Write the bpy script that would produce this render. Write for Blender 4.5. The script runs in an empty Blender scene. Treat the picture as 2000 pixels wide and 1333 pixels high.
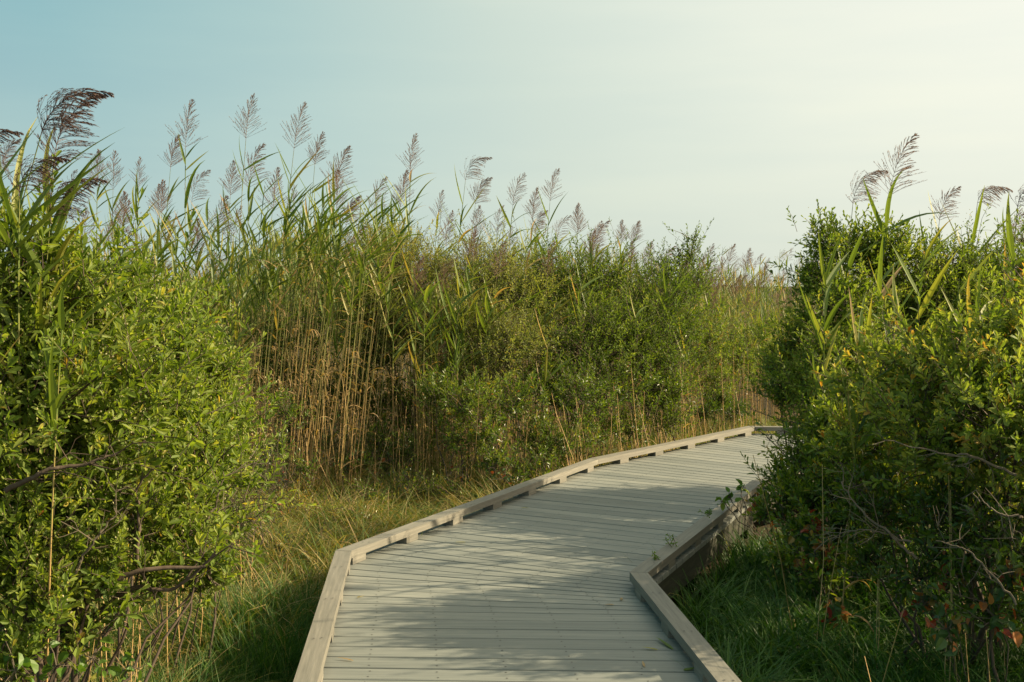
import bpy, math, random
import numpy as np
from mathutils import Vector
sc = bpy.context.scene
col = sc.collection

# ------------------------------------------------------------------ camera
FPX, W0, H0 = 2222.0, 2000.0, 1333.0
CAMZ = 1.65
PITCH = math.atan((H0 / 2 - 557) / FPX)
cam = bpy.data.cameras.new('camera'); camo = bpy.data.objects.new('camera', cam); col.objects.link(camo)
cam.sensor_width = 36; cam.lens = 36 * FPX / W0; cam.clip_end = 3000; cam.clip_start = 0.05
camo.location = (0, 0, CAMZ); camo.rotation_euler = (math.pi / 2 - PITCH, 0, 0)
sc.camera = camo

# ------------------------------------------------------------------ sky, sun, exposure
SUN_EL, SUN_AZ = math.radians(29), math.radians(83)
sc.view_settings.view_transform = 'Standard'; sc.view_settings.look = 'None'
sc.view_settings.exposure = 1.1; sc.view_settings.gamma = 1
world = bpy.data.worlds.new('World'); sc.world = world; world.use_nodes = True
nt = world.node_tree; nt.nodes.clear()
def nd(t, ty, **kw):
    n = t.nodes.new(ty)
    for k, v in kw.items(): setattr(n, k, v)
    return n
out = nd(nt, 'ShaderNodeOutputWorld'); bg = nd(nt, 'ShaderNodeBackground')
sky = nd(nt, 'ShaderNodeTexSky', sky_type='NISHITA', sun_disc=False)
sky.sun_elevation = SUN_EL; sky.sun_rotation = SUN_AZ
sky.altitude = 0; sky.air_density = 1.0; sky.dust_density = 4.0; sky.ozone_density = 1.5
bg.inputs[1].default_value = 0.525   # the sky texture itself is scaled by 0.10 below
sun = bpy.data.lights.new('sun', 'SUN'); sun.energy = 5.0; sun.angle = math.radians(0.6); sun.color = (1, .80, .52)
suno = bpy.data.objects.new('sun', sun); col.objects.link(suno)
SDIR = Vector((math.sin(SUN_AZ) * math.cos(SUN_EL), math.cos(SUN_AZ) * math.cos(SUN_EL), math.sin(SUN_EL)))
# thin haze in front of the clear sky, paler towards the sun and the horizon
geo = nd(nt, 'ShaderNodeNewGeometry')
dot = nd(nt, 'ShaderNodeVectorMath', operation='DOT_PRODUCT'); dot.inputs[1].default_value = SDIR
tcw = nd(nt, 'ShaderNodeTexCoord'); nt.links.new(tcw.outputs['Generated'], dot.inputs[0])
def wramp(stops, fac):
    r_ = nd(nt, 'ShaderNodeValToRGB'); e = r_.color_ramp.elements
    while len(e) < len(stops): e.new(.5)
    for i_, (p_, c_) in enumerate(stops): e[i_].position = p_; e[i_].color = (*c_, 1)
    nt.links.new(fac, r_.inputs[0]); return r_
dm = nd(nt, 'ShaderNodeMath', operation='MULTIPLY_ADD'); nt.links.new(dot.outputs['Value'], dm.inputs[0]); dm.inputs[1].default_value = .5; dm.inputs[2].default_value = .5
glow = wramp([(.34, (.095, .35, .43)), (.44, (.155, .42, .475)), (.52, (.35, .56, .545)), (.60, (.62, .725, .62)), (.69, (.86, .89, .745)), (.78, (.97, .965, .82)), (.9, (1.4, 1.2, .85)), (1, (2.2, 1.7, 1.05))], dm.outputs[0])
sep = nd(nt, 'ShaderNodeSeparateXYZ'); nt.links.new(tcw.outputs['Generated'], sep.inputs[0])
hor = wramp([(0, (.7,) * 3), (.03, (.6,) * 3), (.12, (.4,) * 3), (.35, (0, 0, 0))], sep.outputs['Z'])
hmix = nd(nt, 'ShaderNodeMix', data_type='RGBA'); nt.links.new(hor.outputs[0], hmix.inputs[0]); nt.links.new(glow.outputs[0], hmix.inputs[6]); hmix.inputs[7].default_value = (.74, .79, .69, 1)
skm = nd(nt, 'ShaderNodeMix', data_type='RGBA', blend_type='MULTIPLY'); skm.inputs[0].default_value = 1; nt.links.new(sky.outputs[0], skm.inputs[6]); skm.inputs[7].default_value = (.10, .10, .10, 1)
# faint level streaks of thin cloud
cmp_ = nd(nt, 'ShaderNodeMapping'); cmp_.inputs['Scale'].default_value = (1.2, 1.2, 9); nt.links.new(tcw.outputs['Generated'], cmp_.inputs[0])
cn = nd(nt, 'ShaderNodeTexNoise'); cn.inputs['Scale'].default_value = 2.2; cn.inputs['Detail'].default_value = 4; nt.links.new(cmp_.outputs[0], cn.inputs[0])
cr = wramp([(.35, (.955, .97, .985)), (.52, (1, 1, 1)), (.7, (1.045, 1.03, 1.01))], cn.outputs[0])
fin = nd(nt, 'ShaderNodeMix', data_type='RGBA'); fin.inputs[0].default_value = .85; nt.links.new(skm.outputs[2], fin.inputs[6]); nt.links.new(hmix.outputs[2], fin.inputs[7])
fin2 = nd(nt, 'ShaderNodeMix', data_type='RGBA', blend_type='MULTIPLY'); fin2.inputs[0].default_value = 1; nt.links.new(fin.outputs[2], fin2.inputs[6]); nt.links.new(cr.outputs[0], fin2.inputs[7])
nt.links.new(fin2.outputs[2], bg.inputs[0]); nt.links.new(bg.outputs[0], out.inputs[0])
suno.rotation_euler = SDIR.to_track_quat('Z', 'Y').to_euler(); suno.location = (20, 10, 20)

# ------------------------------------------------------------------ helpers
GZ = -0.38                      # ground level; the deck top is z = 0
cp, sp = math.cos(PITCH), math.sin(PITCH)
def ray(px, py):
    a = (px - W0 / 2) / FPX; b = (H0 / 2 - py) / FPX
    return np.array([a, cp + b * sp, -sp + b * cp])
def on_z(px, py, z):            # where a sight line meets the level z
    r = ray(px, py); t = (z - CAMZ) / r[2]; return np.array([0, 0, CAMZ]) + r * t
def at_y(px, py, y):            # where a sight line is y metres away
    r = ray(px, py); return np.array([0, 0, CAMZ]) + r * (y / r[1])

def nrm(v):
    return v / np.maximum(np.linalg.norm(v, axis=-1, keepdims=True), 1e-9)

class MB:
    def __init__(s): s.v = []; s.f = []; s.a = []; s.m = []; s.n = 0
    def add(s, v, f, var=0.5, mat=0):
        v = np.asarray(v, float).reshape(-1, 3); f = np.asarray(f, int)
        s.v.append(v); s.f.append(f + s.n); s.n += len(v)
        s.a.append(np.broadcast_to(np.asarray(var, float), (len(v),)).copy()); s.m.append(np.full(len(f), mat))
        return s
    def empty(s): return s.n == 0
    def build(s, name, mats, parent=None, origin=None, rotz=0.0, smooth=False):
        me = bpy.data.meshes.new(name)
        V = np.concatenate(s.v)
        if origin is not None:
            V = V - np.asarray(origin)
            if rotz:
                c, q = math.cos(-rotz), math.sin(-rotz)
                V = np.stack([V[:, 0] * c - V[:, 1] * q, V[:, 0] * q + V[:, 1] * c, V[:, 2]], 1)
        loops = np.concatenate([f.ravel() for f in s.f]).astype(np.int32)
        sizes = np.concatenate([np.full(len(f), f.shape[1]) for f in s.f])
        starts = np.concatenate([[0], np.cumsum(sizes)[:-1]]).astype(np.int32)
        me.vertices.add(len(V)); me.vertices.foreach_set('co', V.astype(np.float32).ravel())
        me.loops.add(len(loops)); me.loops.foreach_set('vertex_index', loops)
        me.polygons.add(len(sizes)); me.polygons.foreach_set('loop_start', starts)
        me.polygons.foreach_set('material_index', np.concatenate(s.m).astype(np.int32))
        me.polygons.foreach_set('use_smooth', np.full(len(sizes), smooth))
        at = me.attributes.new('var', 'FLOAT', 'POINT'); at.data.foreach_set('value', np.concatenate(s.a).astype(np.float32))
        if not isinstance(mats, (list, tuple)): mats = [mats]
        for m in mats: me.materials.append(m)
        me.update(calc_edges=True)
        o = bpy.data.objects.new(name, me); col.objects.link(o)
        if origin is not None: o.location = origin; o.rotation_euler.z = rotz
        if parent is not None:
            o.parent = parent
            if origin is not None: o.location = Vector(origin) - parent.location
        return o

def tag(o, label=None, cat=None, group=None, kind=None):
    if label: o['label'] = label
    if cat: o['category'] = cat
    if group: o['group'] = group
    if kind: o['kind'] = kind
    return o
def thing(name, label, cat, loc=(0, 0, 0), group=None):
    o = bpy.data.objects.new(name, None); col.objects.link(o); o.location = loc; o.empty_display_size = .2
    return tag(o, label, cat, group)

def tube(mb, P, R, k=5, var=0.5, mat=0):
    P = np.asarray(P, float); m = len(P); R = np.broadcast_to(np.asarray(R, float), (m,))
    T = nrm(np.gradient(P, axis=0)); ref = np.array([0.3, 0.9, 0.1]) if abs(T[0][2]) > .7 else np.array([0, 0, 1.])
    A = nrm(np.cross(T, ref)); B = np.cross(T, A)
    th = np.linspace(0, 2 * np.pi, k, endpoint=False)
    V = P[:, None] + R[:, None, None] * (np.cos(th)[None, :, None] * A[:, None] + np.sin(th)[None, :, None] * B[:, None])
    i = np.arange(m - 1)[:, None] * k; j = np.arange(k)[None]; j2 = (j + 1) % k
    F = np.stack([i + j, i + j2, i + k + j2, i + k + j], -1).reshape(-1, 4)
    var = np.repeat(np.broadcast_to(np.asarray(var, float), (m,)), k)
    mb.add(V.reshape(-1, 3), F, var, mat)

def tubes3(mb, P0, P1, P2, r0, r1, var=.5, mat=0):      # many thin three-sided twigs at once
    n = len(P0)
    P = np.stack([P0, P1, P2], 1); T = nrm(P2 - P0); A = nrm(np.cross(T, np.array([.21, .4, .77]))); B = np.cross(T, A)
    r = np.stack([np.broadcast_to(r0, (n,)), (np.broadcast_to(r0, (n,)) + r1) / 2, np.broadcast_to(r1, (n,))], 1)
    th = np.array([0, 2.1, 4.2])
    off = np.cos(th)[None, None, :, None] * A[:, None, None] + np.sin(th)[None, None, :, None] * B[:, None, None]
    V = P[:, :, None] + r[:, :, None, None] * off
    f = np.array([[a * 3 + b, a * 3 + (b + 1) % 3, a * 3 + 3 + (b + 1) % 3, a * 3 + 3 + b] for a in (0, 1) for b in (0, 1, 2)])
    F = (np.arange(n)[:, None, None] * 9 + f[None]).reshape(-1, 4)
    v = np.repeat(np.broadcast_to(np.asarray(var, float), (n,)), 9)
    mb.add(V.reshape(-1, 3), F, v, mat)

LEAF6 = (np.array([[0, 0, 0], [.42, .34, .05], [.78, .42, .02], [1, 0, -.08], [.78, -.42, .02], [.42, -.34, .05], [.6, 0, -.06]]),
         np.array([[0, 6, 1], [1, 6, 2], [2, 6, 3], [3, 6, 4], [4, 6, 5], [5, 6, 0]]))
LEAF4 = (np.array([[0, 0, 0], [.6, .45, .05], [1, 0, -.06], [.6, -.45, .05], [.55, 0, -.04]]),
         np.array([[0, 4, 1], [1, 4, 2], [2, 4, 3], [3, 4, 0]]))
BROAD = (np.array([[0, 0, 0], [.1, .33, .1], [.4, .5, .12], [.75, .33, 0], [1, 0, -.22], [.75, -.33, 0], [.4, -.5, .12], [.1, -.33, .1], [.4, 0, -.08], [.7, 0, -.1]]),
         np.array([[0, 8, 1, 1], [1, 8, 2, 2]]))
BROAD = (BROAD[0], np.array([[0, 8, 1], [1, 8, 2], [2, 8, 9], [2, 9, 3], [3, 9, 4], [4, 9, 5], [5, 9, 6], [6, 9, 8], [6, 8, 7], [7, 8, 0]]))
def leaves(mb, P, D, N, L, Wd, var, tpl=LEAF6, mat=0):
    tv, tf = tpl; n = len(P); D = nrm(D); N = nrm(N - (N * D).sum(-1, keepdims=True) * D); S = np.cross(D, N)
    L = np.broadcast_to(L, (n,)); Wd = np.broadcast_to(Wd, (n,))
    V = P[:, None] + (L[:, None] * tv[None, :, 0])[..., None] * D[:, None] + (Wd[:, None] * tv[None, :, 1])[..., None] * S[:, None] \
        + (L[:, None] * tv[None, :, 2])[..., None] * N[:, None]
    F = (np.arange(n)[:, None, None] * len(tv) + tf[None]).reshape(-1, tf.shape[1])
    mb.add(V.reshape(-1, 3), F, np.repeat(np.broadcast_to(var, (n,)), len(tv)), mat)

def blades(mb, P, D, L, Wd, droop, var, seg=6, rng=None, wind=None, tipvar=0.0, prof='leaf', mat=0):
    """strap-like leaves: D start direction, bending down (and along the wind) by droop"""
    n = len(P); D = nrm(D); cur = P.copy(); L = np.broadcast_to(L, (n,)); Wd = np.broadcast_to(Wd, (n,)); droop = np.broadcast_to(droop, (n,))
    up = np.array([0, 0, 1.])
    S = nrm(np.cross(D, up) + 1e-4); 
    if rng is not None: S = nrm(S + rng.normal(0, .35, (n, 3)))
    rows = []; vr = []
    for k in range(seg + 1):
        s = k / seg
        if prof == 'leaf': w = min(1, .45 + s * 2.6) * (1 - s ** 2.2) ** 1.0
        else: w = (1 - s) ** .7 if s < 1 else 0
        w = max(w, .02)
        Sx = nrm(S - (S * D).sum(-1, keepdims=True) * D); N = np.cross(Sx, D)
        hw = (Wd * w / 2)[:, None]
        rows.append(np.stack([cur - Sx * hw, cur - N * hw * .35, cur + Sx * hw], 1)); vr.append(np.repeat((np.broadcast_to(var, (n,)) + tipvar * s ** 2)[:, None], 3, 1))
        cur = cur + D * (L / seg)[:, None]
        b = droop[:, None] * (.35 + 1.3 * s) / seg
        D = nrm(D - up * b + (wind * b * .8 if wind is not None else 0))
    V = np.stack(rows, 1); A = np.stack(vr, 1)          # n, seg+1, 3, 3
    f = []
    for k in range(seg):
        a = k * 3; f += [[a, a + 1, a + 4, a + 3], [a + 1, a + 2, a + 5, a + 4]]
    F = (np.arange(n)[:, None, None] * 3 * (seg + 1) + np.array(f)[None]).reshape(-1, 4)
    mb.add(V.reshape(-1, 3), F, A.ravel(), mat)

# ------------------------------------------------------------------ materials
def mat_base(name):
    m = bpy.data.materials.new(name); m.use_nodes = True; t = m.node_tree; t.nodes.clear()
    return m, t, nd(t, 'ShaderNodeOutputMaterial')
def ramp(t, stops, fac=None):
    r = nd(t, 'ShaderNodeValToRGB'); e = r.color_ramp.elements
    while len(e) < len(stops): e.new(.5)
    for i, (p, c) in enumerate(stops): e[i].position = p; e[i].color = (*c, 1)
    if fac is not None: t.links.new(fac, r.inputs[0])
    return r
def leaf_mat(name, stops, trans=.35, rough=.5, spec=.4, tcol=(1.5, 1.45, .55), noise=None):
    m, t, o = mat_base(name)
    a = nd(t, 'ShaderNodeAttribute', attribute_name='var')
    r = ramp(t, stops, a.outputs['Fac'])
    p = nd(t, 'ShaderNodeBsdfPrincipled'); t.links.new(r.outputs[0], p.inputs['Base Color'])
    p.inputs['Roughness'].default_value = rough; p.inputs['Specular IOR Level'].default_value = spec
    tl = nd(t, 'ShaderNodeBsdfTranslucent')
    mx = nd(t, 'ShaderNodeMix', data_type='RGBA', blend_type='MULTIPLY'); mx.inputs[0].default_value = 1
    t.links.new(r.outputs[0], mx.inputs[6]); mx.inputs[7].default_value = (*tcol, 1)
    t.links.new(mx.outputs[2], tl.inputs[0])
    s = nd(t, 'ShaderNodeMixShader'); s.inputs[0].default_value = trans
    t.links.new(p.outputs[0], s.inputs[1]); t.links.new(tl.outputs[0], s.inputs[2]); t.links.new(s.outputs[0], o.inputs[0])
    return m
def noisy_mat(name, stops, scale=(1, 1, 1), nscale=8, rough=.8, bump=.2, detail=6, rnd=0.0, dist=.002, var=False):
    m, t, o = mat_base(name)
    tc = nd(t, 'ShaderNodeTexCoord'); mp = nd(t, 'ShaderNodeMapping'); mp.inputs['Scale'].default_value = scale
    t.links.new(tc.outputs['Object'], mp.inputs[0])
    oi = nd(t, 'ShaderNodeObjectInfo')
    ad = nd(t, 'ShaderNodeVectorMath', operation='ADD'); ml = nd(t, 'ShaderNodeMath', operation='MULTIPLY'); ml.inputs[1].default_value = 37
    t.links.new(oi.outputs['Random'], ml.inputs[0]); t.links.new(mp.outputs[0], ad.inputs[0]); t.links.new(ml.outputs[0], ad.inputs[1])
    n = nd(t, 'ShaderNodeTexNoise'); n.inputs['Scale'].default_value = nscale; n.inputs['Detail'].default_value = detail; n.inputs['Roughness'].default_value = .65
    t.links.new(ad.outputs[0], n.inputs[0])
    fac = n.outputs[0]
    if rnd or var:
        sm = nd(t, 'ShaderNodeMath', operation='MULTIPLY_ADD')
        if var:
            a = nd(t, 'ShaderNodeAttribute', attribute_name='var'); t.links.new(a.outputs['Fac'], sm.inputs[0])
            sb = nd(t, 'ShaderNodeMath', operation='MULTIPLY_ADD'); sb.inputs[1].default_value = .35; sb.inputs[2].default_value = -.17
            t.links.new(n.outputs[0], sb.inputs[0]); sm.inputs[1].default_value = 1; t.links.new(sb.outputs[0], sm.inputs[2])
        else:
            sm.inputs[1].default_value = rnd; t.links.new(oi.outputs['Random'], sm.inputs[0])
            sb = nd(t, 'ShaderNodeMath', operation='SUBTRACT'); sb.inputs[1].default_value = rnd / 2; t.links.new(n.outputs[0], sb.inputs[0]); t.links.new(sb.outputs[0], sm.inputs[2])
        fac = sm.outputs[0]
    r = ramp(t, stops, fac)
    p = nd(t, 'ShaderNodeBsdfPrincipled'); t.links.new(r.outputs[0], p.inputs['Base Color']); p.inputs['Roughness'].default_value = rough; p.inputs['Specular IOR Level'].default_value = .15 if rough > .9 else .4
    b = nd(t, 'ShaderNodeBump'); b.inputs['Strength'].default_value = bump; b.inputs['Distance'].default_value = dist
    t.links.new(n.outputs[0], b.inputs['Height']); t.links.new(b.outputs[0], p.inputs['Normal'])
    t.links.new(p.outputs[0], o.inputs[0])
    return m
M = {}
# var 0..1: dark green .. bright green .. yellow/brown
M['groundsel'] = leaf_mat('groundsel_leaf', [(0, (.045, .085, .012)), (.45, (.135, .205, .026)), (.8, (.28, .33, .075)), (.93, (.42, .36, .08)), (1, (.32, .14, .03))], .46, .58, .3)
M['grey_leaf'] = leaf_mat('greygreen_leaf', [(0, (.07, .10, .022)), (.5, (.175, .22, .05)), (.85, (.31, .34, .11)), (1, (.38, .29, .09))], .42, .5, .35)
M['bay'] = leaf_mat('bayberry_leaf', [(0, (.035, .07, .008)), (.5, (.105, .175, .018)), (.85, (.25, .28, .03)), (.95, (.40, .26, .03)), (1, (.30, .10, .02))], .42, .38, .5)
M['bud'] = leaf_mat('flower_bud', [(0, (.22, .22, .09)), (1, (.42, .40, .22))], .2, .7, .1)
M['reed_leaf'] = leaf_mat('reed_blade', [(0, (.05, .10, .018)), (.45, (.14, .20, .04)), (.7, (.28, .27, .06)), (.82, (.30, .20, .08)), (1, (.38, .27, .14))], .36, .5, .35)
M['reed_stem'] = noisy_mat('reed_culm', [(0, (.11, .15, .03)), (.35, (.20, .19, .055)), (.6, (.35, .23, .085)), (1, (.46, .31, .135))], (1, 1, .3), 14, .6, .1, var=True)
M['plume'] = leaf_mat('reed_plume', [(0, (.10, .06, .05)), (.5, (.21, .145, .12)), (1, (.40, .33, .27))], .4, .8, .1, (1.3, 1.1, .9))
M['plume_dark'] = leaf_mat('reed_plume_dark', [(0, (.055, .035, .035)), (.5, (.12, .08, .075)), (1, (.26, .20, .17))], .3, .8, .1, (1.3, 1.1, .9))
M['bark'] = noisy_mat('shrub_bark', [(0, (.03, .022, .015)), (.5, (.075, .055, .038)), (1, (.15, .115, .085))], (1, 1, .4), 30, .85, .6, dist=.004)
M['twig'] = noisy_mat('dry_twig', [(0, (.055, .045, .03)), (1, (.14, .115, .08))], (1, 1, 1), 20, .8, .2)
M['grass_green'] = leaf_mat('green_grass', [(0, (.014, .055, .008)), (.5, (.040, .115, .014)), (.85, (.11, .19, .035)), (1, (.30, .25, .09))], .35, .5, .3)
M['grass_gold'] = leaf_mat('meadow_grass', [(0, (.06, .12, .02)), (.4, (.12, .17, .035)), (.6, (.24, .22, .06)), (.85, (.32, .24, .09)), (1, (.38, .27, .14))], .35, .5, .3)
M['creeper'] = leaf_mat('creeper_leaf', [(0, (.03, .08, .02)), (.45, (.07, .13, .03)), (.6, (.24, .18, .04)), (.75, (.36, .13, .03)), (1, (.26, .035, .02))], .35, .45, .4, (1.4, 1.2, .6))
M['vine'] = leaf_mat('vine_leaf', [(0, (.06, .14, .02)), (.6, (.13, .22, .03)), (1, (.28, .28, .05))], .35, .45, .4)
M['ground'] = noisy_mat('marsh_soil', [(0, (.02, .018, .01)), (.5, (.045, .038, .02)), (1, (.09, .07, .035))], (1, 1, 1), 5, .95, .6, 8, dist=.03)
M['plank'] = noisy_mat('composite_plank', [(.2, (.115, .130, .120)), (.48, (.166, .182, .167)), (.55, (.184, .198, .180)), (.82, (.262, .272, .238))], (1.0, 22, 22), 2.4, .62, .5, 10, rnd=.26, dist=.0015)
M['rail'] = noisy_mat('composite_rail', [(.2, (.09, .092, .076)), (.42, (.15, .148, .125)), (.58, (.18, .175, .148)), (.82, (.27, .26, .215))], (1.3, 24, 24), 2.6, .68, .7, 10, rnd=.2, dist=.0015)
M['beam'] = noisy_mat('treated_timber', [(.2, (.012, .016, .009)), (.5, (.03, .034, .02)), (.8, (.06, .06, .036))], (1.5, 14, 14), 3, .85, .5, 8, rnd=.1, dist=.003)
M['screw'] = noisy_mat('screw_head', [(0, (.02, .02, .018)), (1, (.04, .038, .034))], (1, 1, 1), 5, .5, 0)

# ------------------------------------------------------------------ ground
rng = np.random.default_rng(7)
def gheight(x, y):
    return GZ + .03 * np.sin(x * 1.7 + .4) * np.cos(y * 1.3) + .02 * np.sin(x * 4.1 + y * 3.3)
xs = np.concatenate([[-900, -300, -100, -40, -20], np.arange(-12, 12.1, .4), [20, 40, 100, 300, 900]])
ys = np.concatenate([[-200, -50, -15], np.arange(-4, 26.1, .4), [35, 60, 120, 300, 1500]])
X, Y = np.meshgrid(xs, ys); Z = gheight(X, Y)
nx, ny = len(xs), len(ys)
i = (np.arange(ny - 1)[:, None] * nx + np.arange(nx - 1)[None]).ravel()
tag(MB().add(np.stack([X, Y, Z], -1).reshape(-1, 3), np.stack([i, i + 1, i + nx + 1, i + nx], 1)).build('ground', M['ground'], smooth=True),
    'brown marsh soil under the grass and reeds', None, None, 'structure')

# ------------------------------------------------------------------ boardwalk
BLK_H, RAIL_H, RAIL_W = .042, .045, .095
TOP = BLK_H + RAIL_H
A = on_z(572, 1333, TOP)[:2]; B = on_z(655, 1075, TOP)[:2]; C = on_z(1150.4, 895.6, TOP)[:2]; D = on_z(1462.6, 832, TOP)[:2]
dirAB = nrm(B - A); A0 = A - dirAB * 1.6
E = D + nrm(np.array([1, -.06])) * 3.6
Lp = np.array([A0, B, C, D, E])
def line_isect(p, d, q, e):
    m = np.array([[d[0], -e[0]], [d[1], -e[1]]]); t = np.linalg.solve(m, q - p); return p + d * t[0]
def offset_poly(P, w):          # shift a polyline to its right by w, mitred
    P = np.asarray(P); ds = [nrm(P[k + 1] - P[k]) for k in range(len(P) - 1)]; ns = [np.array([d[1], -d[0]]) for d in ds]
    out_ = [P[0] + ns[0] * w]
    for k in range(1, len(P) - 1): out_.append(line_isect(P[k - 1] + ns[k - 1] * w, ds[k - 1], P[k] + ns[k] * w, ds[k]))
    out_.append(P[-1] + ns[-1] * w); return np.array(out_)
RB = on_z(1265, 1118.7, TOP)[:2]; RA = on_z(1450, 1333, TOP)[:2]; RC = on_z(1504.6, 930, TOP)[:2]
Rp = offset_poly(Lp, 1.78)
RA0 = RA + nrm(RA - RB) * 1.5
d2 = nrm(RC - RB)
Rp[0] = RA0; Rp[1] = RB; Rp[2] = line_isect(RB, d2, Rp[2], nrm(Rp[3] - Rp[2]))
print('LEFT', Lp.round(2).tolist(), 'RIGHT', Rp.round(2).tolist())
bw = thing('boardwalk', 'pale grey plank boardwalk with low curb rails, bending right through the reeds', 'boardwalk', (0, 5, 0))

seg = np.linalg.norm(np.diff(Lp, axis=0), axis=1); cum = np.concatenate([[0], np.cumsum(seg)])
def Lat(s):
    k = min(np.searchsorted(cum, s, 'right') - 1, len(seg) - 1); return Lp[k] + (Lp[k + 1] - Lp[k]) * (s - cum[k]) / seg[k]
def ang(s):
    return math.radians(np.interp(s, [cum[1] - .98, cum[1] + .55, cum[2] - .6, cum[2] + .4, cum[3] - 1.3, cum[3] + .9], [-2.2, -27.5, -27.5, -38, -38, -91]))
def hit_right(p, th):
    d = np.array([math.cos(th), math.sin(th)]); best = None
    for k in range(len(Rp) - 1):
        e = Rp[k + 1] - Rp[k]; m = np.array([[d[0], -e[0]], [d[1], -e[1]]])
        if abs(np.linalg.det(m)) < 1e-9: continue
        t = np.linalg.solve(m, Rp[k] - p)
        if t[0] > .3 and -.001 <= t[1] <= 1.001 and (best is None or t[0] < best): best = t[0]
    return None if best is None else p + d * best
lines = []; s = .3
while s < cum[-1] - .3:
    l = Lat(s); r = hit_right(l, ang(s))
    if r is not None: lines.append((l, r))
    s += .1445
lines = lines[:101]
offs = [.28, .575, .87, 1.165, 1.46]
TH = .028
for (l0, r0), (l1, r1) in zip(lines[:-1], lines[1:]):
    g = .0052
    a = l0 + nrm(l1 - l0) * g; b = r0 + nrm(r1 - r0) * g; c = r1 - nrm(r1 - r0) * g; d = l1 - nrm(l1 - l0) * g
    mb = MB(); e = .003
    zz = rng.normal(0, .0006)
    def ringz(pts, z): return [np.array([*p, z + zz]) for p in pts]
    ca, cb, cc, cd = a + (d - a) * .02, b + (c - b) * .02, c + (b - c) * .02, d + (a - d) * .02
    V = ringz([a, b, c, d], -TH) + ringz([a, b, c, d], -e) + ringz([ca, cb, cc, cd], 0)
    F4 = [[3, 2, 1, 0]] + [[q, (q + 1) % 4, 4 + (q + 1) % 4, 4 + q] for q in range(4)] + [[4 + q, 4 + (q + 1) % 4, 8 + (q + 1) % 4, 8 + q] for q in range(4)] + [[8, 9, 10, 11]]
    mb.add(V, F4)
    u = nrm((r0 + r1) / 2 - (l0 + l1) / 2); wdt = np.linalg.norm((r0 + r1) / 2 - (l0 + l1) / 2)
    for off in offs:
        if off > wdt - .15: continue
        for q in (.22, .78):
            f = off / wdt
            pl = a + (d - a) * q; pr = b + (c - b) * q; p = pl + (pr - pl) * f + rng.normal(0, .004, 2)
            th = np.linspace(0, 2 * np.pi, 7)[:-1]; R_ = .0047
            vv = [[p[0] + R_ * math.cos(t), p[1] + R_ * math.sin(t), .0011 + zz] for t in th]
            mb.add(vv, [[0, 1, 2, 3, 4, 5]], .5, 1)
    cen = (a + b + c + d) / 4
    mb.build('plank', [M['plank'], M['screw']], bw, (*cen, 0), math.atan2(*(u[::-1])))

def prism(mb, quad, z0, z1, ch=.004):      # quad of 2D points, chamfered top
    q = np.array(quad, float); c = q.mean(0); ins = q + nrm(c - q) * ch * 1.5
    V = [[*p, z0] for p in q] + [[*p, z1 - ch] for p in q] + [[*p, z1] for p in ins]
    area = sum(q[k][0] * q[(k + 1) % 4][1] - q[(k + 1) % 4][0] * q[k][1] for k in range(4))
    F4 = [[3, 2, 1, 0]] + [[k, (k + 1) % 4, 4 + (k + 1) % 4, 4 + k] for k in range(4)] + [[4 + k, 4 + (k + 1) % 4, 8 + (k + 1) % 4, 8 + k] for k in range(4)] + [[8, 9, 10, 11]]
    if area < 0: F4 = [f[::-1] for f in F4]
    mb.add(V, F4)
def along(parent, P_out, P_in, name, z0, z1, mat, maxlen=99):
    for k in range(len(P_out) - 1):
        o0, o1, i0, i1 = P_out[k], P_out[k + 1], P_in[k], P_in[k + 1]
        n = max(1, math.ceil(np.linalg.norm(o1 - o0) / maxlen))
        for j in range(n):
            f0, f1 = j / n, (j + 1) / n; gap = .0012 / np.linalg.norm(o1 - o0)
            q = [o0 + (o1 - o0) * (f0 + gap), o0 + (o1 - o0) * (f1 - gap), i0 + (i1 - i0) * (f1 - gap), i0 + (i1 - i0) * (f0 + gap)]
            mb = MB(); prism(mb, q, z0, z1 + rng.normal(0, .0008), .003 if z0 >= 0 else .002)
            if name == 'curb_rail':
                Lr = np.linalg.norm(q[1] - q[0]); nn = max(2, int(Lr / .61)); u_ = nrm(q[1] - q[0])
                for h_ in range(nn):
                    for sd in (.32, .68):
                        pc = q[0] + u_ * (Lr * (h_ + .35) / nn + .02 * sd) + (q[3] - q[0]) * sd; th = np.linspace(0, 2 * np.pi, 7)[:-1]
                        mb.add([[pc[0] + .0052 * math.cos(t_), pc[1] + .0052 * math.sin(t_), z1 + .0022] for t_ in th], [[0, 1, 2, 3, 4, 5]], .5, 1)
            dd = o1 - o0; mb.build(name, [mat, M['screw']], parent, (*np.mean(q, 0), 0), math.atan2(dd[1], dd[0]))
Lin = offset_poly(Lp, RAIL_W); Rin = offset_poly(Rp, -RAIL_W)
along(bw, Lp, Lin, 'curb_rail', BLK_H, TOP, M['rail'], 4.9)
along(bw, Rp, Rin, 'curb_rail', BLK_H, TOP, M['rail'], 4.9)
def blocks(P, side, step=.61, start=.12):
    for k in range(len(P) - 1):
        d = nrm(P[k + 1] - P[k]); n = np.array([d[1], -d[0]]) * side; Ls = np.linalg.norm(P[k + 1] - P[k]); t = Ls - start
        while t > .15:
            c0 = P[k] + d * t; q = [c0 + n * .004, c0 - d * .14 + n * .004, c0 - d * .14 + n * (RAIL_W - .001), c0 + n * (RAIL_W - .001)]
            mb = MB(); prism(mb, q, .0015, BLK_H, .001); mb.build('curb_block', M['rail'], bw, (*np.mean(q, 0), 0), math.atan2(d[1], d[0]))
            t -= step
blocks(Lp, 1); blocks(Rp, -1)
Lf = offset_poly(Lp, .045); Rf = offset_poly(Rp, -.045)
Lf0 = offset_poly(Lp, .006); Rf0 = offset_poly(Rp, -.006)
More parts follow.
